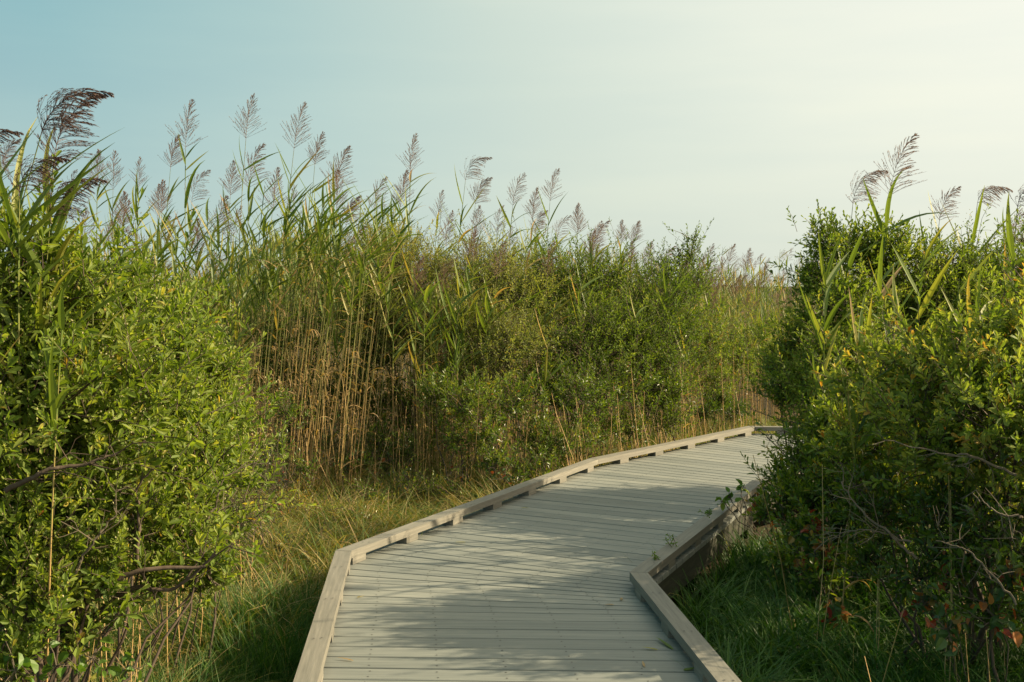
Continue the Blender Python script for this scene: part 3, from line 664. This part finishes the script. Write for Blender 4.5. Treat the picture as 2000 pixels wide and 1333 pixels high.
shrub('groundsel_bush', 'low spreading bush on a dark slanting limb in the lower left, stems showing beneath', 'bush', 'left foreground bushes',
      [(50, 1030, 4.4, 120), (240, 1000, 4.7, 105), (350, 1010, 4.9, 85), (60, 1190, 4.2, 80), (190, 1110, 4.5, 80), (20, 1110, 4.3, 110), (150, 1210, 4.6, 60), (30, 1290, 4.1, 70), (400, 1120, 5.2, 45), (400, 1085, 4.8, 50), (300, 1110, 4.7, 55), (130, 960, 4.5, 110), (330, 950, 5, 90)], (-2.0, 4.4), .8, (.060, .023), mat='groundsel', buds=2, seed=6, limb=.014, varm=(.5, .2),
      paths=[([(20, 1330, 4.6), (110, 1235, 4.55), (200, 1150, 4.5), (260, 1120, 4.5), (400, 1112, 4.6)], .020, 0), ([(90, 1260, 4.7), (200, 1195, 4.6), (260, 1150, 4.6), (330, 1165, 4.6), (420, 1090, 4.6)], .015, 0), ([(270, 1090, 4.5), (272, 1020, 4.5), (262, 950, 4.5), (300, 900, 4.5)], .009, 0), ([(10, 960, 4.2), (90, 920, 4.2), (180, 905, 4.25), (240, 880, 4.3)], .011, 0), ([(140, 1130, 4.3), (190, 1050, 4.3), (240, 990, 4.35)], .006, 1), ([(330, 1090, 4.8), (420, 1000, 5.0), (440, 940, 5.0), (520, 900, 5.1)], .006, 1)])
shrub('low_shrub', 'small dark green shrub at the right foot of the left bushes beside golden grass', 'shrub', None,
      [(475, 1010, 7.2, 45), (450, 970, 7.2, 40), (520, 930, 7.6, 38)], (-1.72, 7.2), 1.3, (.022, .010), mat='bay', seed=8, per=12, tpl=LEAF4, varm=(.35, .15), limb=.008)
FAR = dict(tpl=LEAF4, per=15, shoots=.3, fill=.45)
shrub('olive_bush', 'rounded olive green bush under the lone tall reed', 'bush', 'middle bushes',
      [(760, 520, 12.2, 80), (838, 530, 12.4, 65), (715, 600, 12.0, 70), (800, 630, 12, 85), (740, 480, 12.5, 55)], (-1.2, 12.2), .95, (.048, .015), mat='grey_leaf', buds=4, seed=21, twl=(.12, .24), limb=.014, varm=(.68, .2), **FAR)
shrub('olive_bush', 'olive green bush with feathery top, right of the round one under the lone reed', 'bush', 'middle bushes',
      [(950, 535, 12.2, 75), (1015, 570, 12.0, 75), (925, 640, 11.6, 75), (1000, 670, 11.3, 80), (955, 740, 11.1, 60)], (-.15, 12.2), .95, (.048, .015), mat='grey_leaf', buds=4, seed=22, twl=(.12, .24), limb=.014, varm=(.6, .2), **FAR)
shrub('green_bush', 'broad mid green bush in the centre, left of the sprouting leafy shoots', 'bush', 'middle bushes',
      [(1125, 570, 12.4, 85), (1070, 530, 12.6, 60), (1180, 550, 12.6, 60), (1140, 680, 11.7, 95), (1205, 640, 12.0, 70), (1110, 760, 11.4, 70)], (.75, 12.6), .8, (.052, .018), mat='groundsel', buds=2, seed=23, twl=(.12, .24), limb=.014, varm=(.3, .2), **FAR)
shrub('green_bush', 'dark green bush with leafy shoots poking above the skyline, left of the distant reeds', 'bush', 'middle bushes',
      [(1270, 585, 12.6, 85), (1255, 690, 12.1, 90), (1290, 770, 12.1, 55), (1320, 640, 13, 60), (1340, 555, 13.4, 45), (1345, 500, 13.4, 28), (1300, 535, 13.4, 30), (1352, 465, 13.4, 14)], (1.5, 12.9), .8, (.055, .021), mat='groundsel', seed=24, twl=(.12, .26), limb=.014, varm=(.2, .15), tpl=LEAF4, per=13, shoots=.3, fill=.45)
shrub('bayberry', 'small leafy plant low among the tan stems, nearest the left bushes', 'shrub', 'low shrubs along the left rail',
      [(560, 800, 10.0, 38), (540, 870, 9.8, 34), (590, 910, 9.8, 26)], (-1.95, 9.9), .7, (.045, .018), mat='bay', seed=36, varm=(.4, .2), tpl=LEAF4, per=12, limb=.006)
shrub('bayberry', 'dark low shrub behind the tan stems under the olive bush', 'shrub', 'low shrubs along the left rail',
      [(740, 860, 10.9, 50), (690, 900, 10.7, 34), (800, 880, 10.9, 40), (650, 860, 10.9, 36)], (-1.3, 10.9), .6, (.045, .018), mat='bay', seed=37, varm=(.3, .2), tpl=LEAF4, per=12, limb=.006)
for q, (lb, bx, lab) in enumerate([
    ([(560, 720, 12.6, 85), (635, 620, 12.8, 85), (600, 830, 12.6, 70), (520, 640, 12.8, 60)], -2.3, 'dark bush seen between the tan stems, left part of the open thicket'),
    ([(740, 680, 12.4, 70), (690, 760, 12.4, 80), (790, 800, 12.4, 70), (740, 880, 12.2, 60)], -1.5, 'dark bush seen between the tan stems, under the round olive bush'),
    ([(870, 760, 13, 80), (900, 700, 13, 70), (850, 860, 12.8, 60)], -.8, 'dark bush behind the yellow green bayberry and its tan stems')]):
    shrub('dark_bush', lab, 'bush', 'dark bushes inside the thicket', lb, (bx, 13.2), .8, (.05, .018), mat='groundsel', seed=90 + q, varm=(.3, .18), limb=.012, per=12, tpl=LEAF4)
BY = dict(mat='bay', tpl=LEAF4, per=14, limb=.01, leaf=(.050, .017))
shrub('bayberry', 'yellow green bayberry in front of the tan stems, left of the low middle shrubs', 'shrub', 'low shrubs along the left rail',
      [(905, 780, 10.3, 62), (850, 760, 10.4, 40), (945, 840, 10.2, 45), (890, 850, 10.2, 35)], (-.45, 10.3), .75, seed=31, varm=(.5, .2), **BY)
shrub('bayberry', 'bright leaved bayberry low in the middle with rust coloured stems below', 'shrub', 'low shrubs along the left rail',
      [(1005, 790, 10.6, 62), (965, 890, 10.1, 40), (1050, 860, 10.6, 55), (1050, 740, 11.2, 50)], (.1, 10.6), .7, seed=32, varm=(.45, .22), **BY)
shrub('bayberry', 'dense dark bayberry behind the rail at the middle of the picture', 'shrub', 'low shrubs along the left rail',
      [(1105, 860, 10.6, 45), (1130, 770, 11.0, 70), (1060, 900, 10.1, 30), (1160, 850, 10.9, 35), (1010, 930, 9.9, 22)], (.55, 10.8), .6, seed=33, varm=(.4, .2), **BY)
shrub('bayberry', 'open twiggy bayberry with glinting leaves, before the dark bush with shoots', 'shrub', 'low shrubs along the left rail',
      [(1215, 760, 11.5, 65), (1290, 750, 12.0, 62), (1235, 835, 11.6, 40), (1310, 820, 12.1, 40), (1190, 820, 11.3, 34)], (1.3, 11.8), .6, seed=34, varm=(.45, .2), **BY)
shrub('bayberry', 'small dark shrub at the foot of the golden reeds near the far bend', 'shrub', 'low shrubs along the left rail',
      [(1400, 790, 14.2, 30), (1440, 800, 14.4, 26), (1375, 800, 14, 26)], (2.6, 14.2), 1.0, seed=35, varm=(.25, .15), **BY)
for q, (px, py, y, rr, lab) in enumerate([
    (500, 1000, 8.6, 34, 'brownish weed in the golden grass, nearest the small dark shrub'), (570, 985, 9.2, 36, 'yellow tinged weed at the foot of the tan stems'),
    (540, 1060, 7.8, 30, 'low brown weed in the middle of the golden grass'), (640, 1000, 9.0, 26, 'small weed between the tan stems and the bend of the left rail')]):
    c_ = at_y(px, py, y)
    shrub('weed_plant', lab, 'weed', 'weeds in the golden grass', [(px, py, y, rr, 1.0), (px + 30, py + 14, y, rr * .7, 1.0)], (c_[0], y), .9, (.032, .010), mat='bay', buds=0, seed=110 + q, varm=(.78, .16), tpl=LEAF4, per=10, limb=.004)
shrub('green_bush', 'loose mid green bush among the golden reeds before the far bend', 'bush', 'middle bushes',
      [(1385, 660, 14.6, 50), (1440, 700, 14.9, 45), (1400, 740, 14.4, 45), (1480, 650, 15.4, 40), (1500, 730, 15.2, 40)], (2.75, 14.7), .55, (.055, .02), mat='groundsel', seed=25, varm=(.4, .2), tpl=LEAF4, per=12, shoots=.35, limb=.01)
for q, (px, py, y, rr) in enumerate([(720, 965, 9.8, 26), (800, 945, 10.0, 26), (860, 945, 9.9, 24), (600, 1070, 7.8, 24), (470, 1110, 7.0, 34), (690, 1000, 9.0, 20)]):
    c_ = at_y(px, py, y)
    shrub('weed_plant', ['low green weed under the tan stems, further left of two', 'low green weed under the tan stems, further right of two', 'low green weed near the left rail where the low shrubs begin', 'low green weed near the bend of the left rail',
          'green weed in the shade below the left bushes', 'low green weed in the grass above the bend of the left rail'][q], 'weed', 'low green weeds along the left rail',
          [(px, py, y, rr, 1.0), (px - 26, py + 10, y, rr * .8, 1.0), (px + 30, py + 8, y, rr * .7, 1.0)], (c_[0], y), .8, (.036, .014), mat='bay', seed=130 + q, varm=(.5, .22), tpl=LEAF4, per=10, limb=.004, shoots=.3)
# right-hand side
shrub('groundsel_bush', 'leafy bush silhouetted against the sky with gaps, left end of the right side', 'bush', 'right side bushes',
      [(1615, 470, 8.7, 48), (1600, 545, 8.6, 50), (1690, 490, 8.8, 70), (1745, 500, 8.9, 70), (1660, 590, 8.5, 80)], (2.75, 8.3), 1.0, (.054, .023), mat='groundsel', buds=2, seed=41, varm=(.42, .2), per=13, limb=.014, fill=.5)
shrub('groundsel_bush', 'bush behind the tall right reeds reaching the right edge, flat topped', 'bush', 'right side bushes',
      [(1850, 540, 9.0, 90), (1950, 550, 9.2, 85), (1900, 620, 8.6, 100), (2060, 560, 9.2, 100), (1790, 600, 8.8, 80)], (3.6, 8.8), 1.1, (.05, .018), seed=42, varm=(.4, .2), limb=.014, mat='groundsel', buds=3, per=14)
shrub('green_bush', 'shaded bush leaning over the far end of the boardwalk', 'bush', 'right side bushes',
      [(1560, 660, 9.0, 55), (1545, 740, 9.0, 54), (1515, 700, 9.2, 34), (1530, 775, 9.0, 38), (1600, 740, 8.4, 80), (1610, 820, 8.4, 60), (1660, 820, 7.8, 90), (1520, 700, 9.2, 28), (1650, 690, 8, 90), (1700, 760, 7.6, 80)], (2.75, 8.3), 1.15, (.050, .021), mat='groundsel', seed=43, varm=(.5, .2), limb=.012, per=14, tpl=LEAF4,
      paths=[([(1590, 930, 8.0), (1545, 900, 8.05), (1500, 850, 8.1), (1480, 830, 8.15)], .006, 0), ([(1590, 900, 8.1), (1540, 870, 8.1), (1500, 880, 8.1)], .005, 0), ([(1600, 870, 8.1), (1560, 850, 8.2), (1520, 845, 8.2)], .005, 0)])
shrub('groundsel_bush', 'big near bush on the right with pale twigs, its top catching light', 'bush', 'right side bushes',
      [(1770, 740, 6.0, 115), (1900, 700, 5.7, 120), (1840, 850, 5.6, 130), (1700, 850, 6.4, 90), (1760, 950, 7.6, 100), (1900, 960, 7.2, 120), (1980, 830, 5.3, 140), (1990, 690, 5.8, 110)], (2.4, 5.9), .72, (.058, .025), mat='groundsel', buds=2, seed=44, varm=(.6, .22), limb=.018,
      paths=[([(1990, 930, 5.0), (1900, 890, 5.0), (1830, 885, 5.05), (1740, 860, 5.1)], .007, 1), ([(2000, 1010, 4.7), (1950, 1000, 4.7), (1900, 960, 4.8)], .006, 1)])
shrub('groundsel_bush', 'bush mostly beyond the right edge, shading the near planks', 'bush', 'right side bushes',
      [(2150, 640, 5.9, 190), (2140, 860, 5.4, 200), (2330, 700, 6.0, 220), (2380, 950, 5.2, 220), (2250, 620, 7, 190), (2080, 1080, 5.4, 150), (2230, 1120, 5.6, 180), (2350, 1000, 7, 200)], (3.4, 5.7), .5, (.058, .025), mat='groundsel', seed=45, varm=(.33, .18), limb=.02, per=11, tpl=LEAF4)
shrub('bayberry', 'bayberry with upright yellow green leaves touching the right rail', 'shrub', 'right side low shrubs',
      [(1600, 900, 7.4, 70), (1580, 905, 7.8, 36), (1650, 940, 7, 70), (1590, 970, 7, 50), (1690, 880, 6.8, 80), (1545, 960, 7.3, 45), (1700, 960, 6.6, 80), (1620, 830, 7.2, 60), (1570, 1030, 6.9, 45), (1640, 1040, 6.6, 60), (1500, 990, 7.35, 26), (1520, 930, 7.8, 34), (1540, 1080, 6.8, 34), (1610, 1110, 6.4, 46)], (2.1, 7.2), 1.1, (.058, .024), mat='bay', seed=46, varm=(.5, .2), limb=.010, per=12)
shrub('shaded_shrub', 'dark shaded shrub with bare grey twigs in the lower right', 'shrub', 'right side low shrubs',
      [(1720, 980, 5.9, 85), (1850, 1010, 5.5, 100), (1970, 1040, 5.2, 110), (1800, 1110, 5.5, 70), (1930, 1180, 5.1, 80), (1700, 1080, 5.9, 60)], (2.3, 5.6), .7, (.054, .024), mat='bay', seed=47, varm=(.22, .15), limb=.012, per=10, shoots=.1,
      paths=[([(1790, 1090, 5.2), (1740, 1040, 5.2), (1680, 990, 5.3), (1650, 940, 5.4)], .008, 1), ([(1780, 1060, 5.2), (1700, 1030, 5.2), (1610, 1050, 5.3)], .005, 1), ([(1990, 1180, 4.6), (1900, 1080, 4.7), (1830, 1060, 4.8)], .006, 1)])

# ------------------------------------------------------------------ creepers and small plants
def creeper(label, spots, base, seed, mat='creeper', red=.15, size=.038, group='creepers', n=18, name='creeper', cat='creeper'):
    rg = np.random.default_rng(seed); base = np.array([base[0], base[1], float(gheight(*base))]) if len(base) == 2 else np.array(base)
    t = thing(name, label, cat, tuple(base), group); st, fo = MB(), MB()
    for (px, py, y, r) in spots:
        c = at_y(px, py, y); R = r / FPX * y
        s = np.linspace(0, 1, 9)[:, None]; mid = (base + c) / 2 + rg.normal(0, .08, 3)
        tube(st, (1 - s) ** 2 * base + 2 * s * (1 - s) * mid + s * s * c + rg.normal(0, .006, (9, 3)), .0032, 4)
        P = c + rg.normal(0, .5, (n, 3)) * R * np.array([1, .7, 1]); 
        tubes3(st, np.tile(c, (n, 1)), (c + P) / 2 + rg.normal(0, .01, (n, 3)), P, .0022, .0014)
        D_ = nrm(rg.normal(0, .8, (n, 3)) + np.array([-.1, -.35, -.35])); N_ = np.array([.3, -.35, .7]) + rg.normal(0, .6, (n, 3))
        L = size * rg.uniform(.6, 1.25, n); var = np.where(rg.uniform(0, 1, n) < red, rg.uniform(.6, 1, n), rg.uniform(0, .5, n))
        leaves(fo, P, D_, N_, L, L * .68, var, BROAD)
    st.build('stem', M['twig'], t); fo.build('foliage', M[mat], t)
    for ch in t.children: ch.location = -t.location
    return t
def gp(px, py): p = on_z(px, py, GZ); return (p[0], p[1])
creeper('creeper with orange leaves climbing the tan stems, left of centre', [(650, 840, 10.7, 30), (690, 890, 10.6, 30), (640, 900, 10.5, 26)], gp(665, 965), 51, red=.12)
creeper('creeper with one rust leaf and pale green leaves low among the tan stems', [(760, 900, 10.8, 30), (740, 930, 10.6, 30), (800, 930, 10.6, 26)], gp(770, 965), 52, red=.1)
creeper('creeper with pale leaves and a bright orange leaf near the left rail', [(975, 890, 10.2, 28), (965, 915, 10, 30), (985, 935, 9.8, 26), (940, 870, 10.4, 26)], gp(970, 975), 53, red=.1)
creeper('dark red creeper behind the pale leaved one near the left rail', [(890, 880, 10.6, 34), (900, 930, 10.4, 30), (870, 850, 10.8, 26)], gp(890, 975), 54, red=.35, size=.028)
creeper('creeper low at the left edge of the reeds with mixed red leaves', [(560, 940, 9.6, 30), (545, 985, 9, 28)], gp(560, 990), 55, red=.15, size=.032)
creeper('broad leaved creeper in the bottom left corner with one pink leaf', [(30, 1310, 4.0, 50), (110, 1300, 4.1, 50), (180, 1285, 4.4, 45), (250, 1300, 4.5, 30)], (-1.95, 4.15), 56, red=.1, size=.05, n=12, mat='vine')
creeper('creeper with scarlet leaves in the shade right of the rail', [(1610, 1080, 6.4, 34), (1630, 1190, 6, 30), (1570, 1080, 6.6, 30), (1590, 1030, 6.6, 34)], (1.85, 6.3), 57, red=.6, size=.055, n=26)
creeper('creeper with red and purple leaves in the dark lower right corner', [(1860, 1110, 5.3, 34), (1800, 1180, 5.3, 30), (1950, 1210, 5, 40), (1850, 1230, 5, 34), (1980, 1120, 5.0, 34)], (2.2, 5.2), 58, red=.55, size=.058, n=24)
creeper('creeper with brown leaves hanging over the right beam', [(1500, 970, 7.7, 26), (1510, 1010, 7.4, 28), (1480, 985, 7.7, 18), (1540, 1040, 7.2, 26)], (1.85, 7.5), 59, red=.5, size=.045)
creeper('round leaved vine tip lying over the right rail onto the planks', [(1425, 968, 7.85, 12), (1410, 980, 7.75, 9), (1452, 950, 8.0, 8)], (1.72, 7.85, -.1), 60, mat='vine', size=.055, group=None, n=7, name='vine', cat='vine')
def weed(label, px, py, y, h, seed, n=3):
    rg = np.random.default_rng(seed); c = at_y(px, py, y); t = thing('weed_sprig', label, 'weed', tuple(c), 'weed sprigs at the right rail'); st, fo = MB(), MB()
    for k in range(n):
        d = nrm(np.array([rg.normal(-.3, .35), rg.normal(0, .3), 1])); s = np.linspace(0, 1, 6)[:, None]
        P = d * s * h * rg.uniform(.6, 1) + np.array([.02, 0, 0]) * rg.normal() * s ** 2; tube(st, P, .0014, 4)
        m = 16; f = rg.uniform(.2, 1, m); x = np.array([np.interp(f, s[:, 0], P[:, q]) for q in range(3)]).T
        leaves(fo, x, rg.normal(0, 1, (m, 3)) + [0, 0, .3], rg.normal(0, 1, (m, 3)), .022, .010, rg.uniform(.2, .7, m), LEAF4)
    st.build('stem', M['twig'], t); fo.build('foliage', M['vine'], t)
p_ = on_z(1309, 1085, 0)
weed('wispy weed sprig at the right rail, nearest the inner corner', 1322, 1085, float(RB[1]) + .62, .16, 61, 4)
weed('low weed sprig behind the right rail corner post', 1290, 1103, float(RB[1]) + .3, .07, 62, 3)
weed('small green sprig leaning over the right rail, below the vine tip', 1385, 1010, 7.3, .07, 63, 3)
def fallen(label, px, py, L, w, a, seed):
    rg = np.random.default_rng(seed); p = on_z(px, py, .004); mb = MB()
    blades(mb, np.array([p]), np.array([[math.cos(a), math.sin(a), .12]]), L, w, .25, .35, 5)
    tag(mb.build('fallen_leaf', M['reed_leaf']), label, 'leaf', 'fallen leaves on the planks')
fallen('green blade of leaf lying on the near planks by the right rail', 1314, 1268, .16, .022, math.radians(112), 1)
fallen('small crumpled green leaf on the planks nearest the bottom edge', 1336, 1309, .06, .03, math.radians(20), 2)

rl = np.random.default_rng(99)
for k in range(14):
    P_, sd = (Rp, -1) if k % 3 else (Lp, 1); j_ = int(rl.integers(0, 2)); f_ = rl.uniform(.35, 1) if j_ == 0 else rl.uniform(0, .9)
    d_ = nrm(P_[j_ + 1] - P_[j_]); n_ = np.array([d_[1], -d_[0]]) * sd; q_ = P_[j_] + (P_[j_ + 1] - P_[j_]) * f_ + n_ * (RAIL_W + .02 + rl.exponential(.10)); mb = MB(); a_ = rl.uniform(0, 6.28)
    blades(mb, np.array([[q_[0], q_[1], .005]]), np.array([[math.cos(a_), math.sin(a_), .15]]), rl.uniform(.03, .09), rl.uniform(.008, .016), .3, rl.uniform(.6, 1), 5)
    tag(mb.build('fallen_leaf', M['reed_leaf'], None, (*q_, 0)), 'small dry leaf scrap lying on the planks beside a curb rail', 'leaf', 'dry leaf scraps along the curb rails')
# ------------------------------------------------------------------ grass
def grass(name, label, n, region, mat, seed, h=(.15, .4), w=.005, varm=(.4, .25), droop=(.4, 2.2), lean=.5, patch=0):
    rg = np.random.default_rng(seed); x, y = region(rg, n)
    ok = ~on_deck(x, y, .03); x, y = x[ok], y[ok]
    ntuft = len(x); per = 7
    X_ = np.repeat(x, per) + rg.normal(0, .03, ntuft * per); Y_ = np.repeat(y, per) + rg.normal(0, .03, ntuft * per)
    ok = ~on_deck(X_, Y_, .012); X_, Y_ = X_[ok], Y_[ok]; m = len(X_)
    clump = .5 + .5 * np.sin(X_ * 5.1 + 1.3 * np.sin(Y_ * 3.7)) * np.cos(Y_ * 4.3 + 1.1 * np.sin(X_ * 2.9))
    az = rg.uniform(0, 6.28, m); D_ = np.stack([np.cos(az) * lean + .1, np.sin(az) * lean, np.ones(m)], 1)
    H_ = rg.uniform(*h, m) * (.55 + .75 * clump); var = np.clip(rg.normal(varm[0], varm[1], m) + patch * (clump - .5), 0, 1)
    mb = MB(); blades(mb, np.stack([X_, Y_, gheight(X_, Y_) - .01], 1), D_, H_, w * rg.uniform(.6, 1.4, m), rg.uniform(*droop, m), var, 5, rg, WIND * .3, .1, 'grass')
    return tag(mb.build(name, M[mat]), label, 'grass', None, 'stuff')
def reg_box(x0, x1, y0, y1, cond=None):
    def f(rg, n):
        x = rg.uniform(x0, x1, n * 3); y = rg.uniform(y0, y1, n * 3)
        if cond is not None: k = cond(x, y); x, y = x[k], y[k]
        return x[:n], y[:n]
    return f
left_of = lambda x, y: x < np.interp(y, Lp[:4, 1], Lp[:4, 0])
right_of = lambda x, y: x > np.interp(y, Rp[:3, 1], Rp[:3, 0])
grass('grass', 'sunlit golden and green grass between the left rail and the reeds', 4300, reg_box(-3.6, 3.0, 6.0, 12.5, left_of), 'grass_gold', 71, (.10, .6), .009, (.36, .32), (.4, 3.2), .8, .5)
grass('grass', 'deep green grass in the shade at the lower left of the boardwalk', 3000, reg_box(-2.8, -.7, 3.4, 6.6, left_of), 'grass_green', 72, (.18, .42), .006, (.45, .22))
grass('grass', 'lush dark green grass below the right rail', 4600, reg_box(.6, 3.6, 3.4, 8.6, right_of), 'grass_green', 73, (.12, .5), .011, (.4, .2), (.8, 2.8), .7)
grass('grass', 'bright strip of grass along the far left rail and the bend', 3600, reg_box(.2, 7, 10.0, 16, lambda x, y: ((x < np.interp(y, Lp[:4, 1], Lp[:4, 0])) | (y > D[1] + .1))), 'grass_gold', 74, (.15, .42), .007, (.38, .22))
grass('grass', 'tall weedy green and tan growth beneath the left front bushes', 3000, reg_box(-3.6, -1.5, 4.4, 8.5), 'grass_gold', 75, (.2, .6), .010, (.45, .3), (.3, 3), .9)
grass('grass', 'brownish weedy tangle at the foot of the tan reeds', 1500, reg_box(-3.2, .2, 8.8, 11.0, left_of), 'grass_gold', 76, (.2, .6), .008, (.5, .3), (.3, 3.6), 1.0, .6)
# dry stalks and tangle: last year's thatch under the reeds
def thatch(label, n, region, seed, h=(.3, 1.0)):
    rg = np.random.default_rng(seed); x, y = region(rg, n); m = len(x); az = rg.uniform(0, 6.28, m); k = np.abs(rg.normal(0, .22, m))
    P0 = np.stack([x, y, gheight(x, y)], 1); H_ = rg.uniform(*h, m); P2 = P0 + np.stack([np.cos(az) * k * H_, np.sin(az) * k * H_, H_], 1); mb = MB()
    ok = ~(on_deck(P2[:, 0], P2[:, 1], .02) | on_deck(x, y, .02)); P0, P2 = P0[ok], P2[ok]; m = len(P0)
    tubes3(mb, P0, (P0 + P2) / 2 + rg.normal(0, .02, (m, 3)), P2, .0032, .0018, rg.uniform(.45, .95, m))
    return tag(mb.build('dry_stalks', M['reed_stem']), label, 'dry stalks', None, 'stuff')
thatch('tangle of broken tan stalks at the foot of the reed bed', 800, reg_box(-4, 3.2, 10.2, 14), 81, (.3, 1.3))
thatch('upright tan stalks under the bushes at the lower left', 80, reg_box(-3.2, -1.5, 4.6, 7.2), 82, (.35, 1.0))
thatch('thin dry stalks in the dark under the right bushes', 60, reg_box(1.5, 3.6, 4.6, 7.5), 83, (.4, 1.2))
print('reeds', reed_n, 'objects', len(bpy.data.objects))
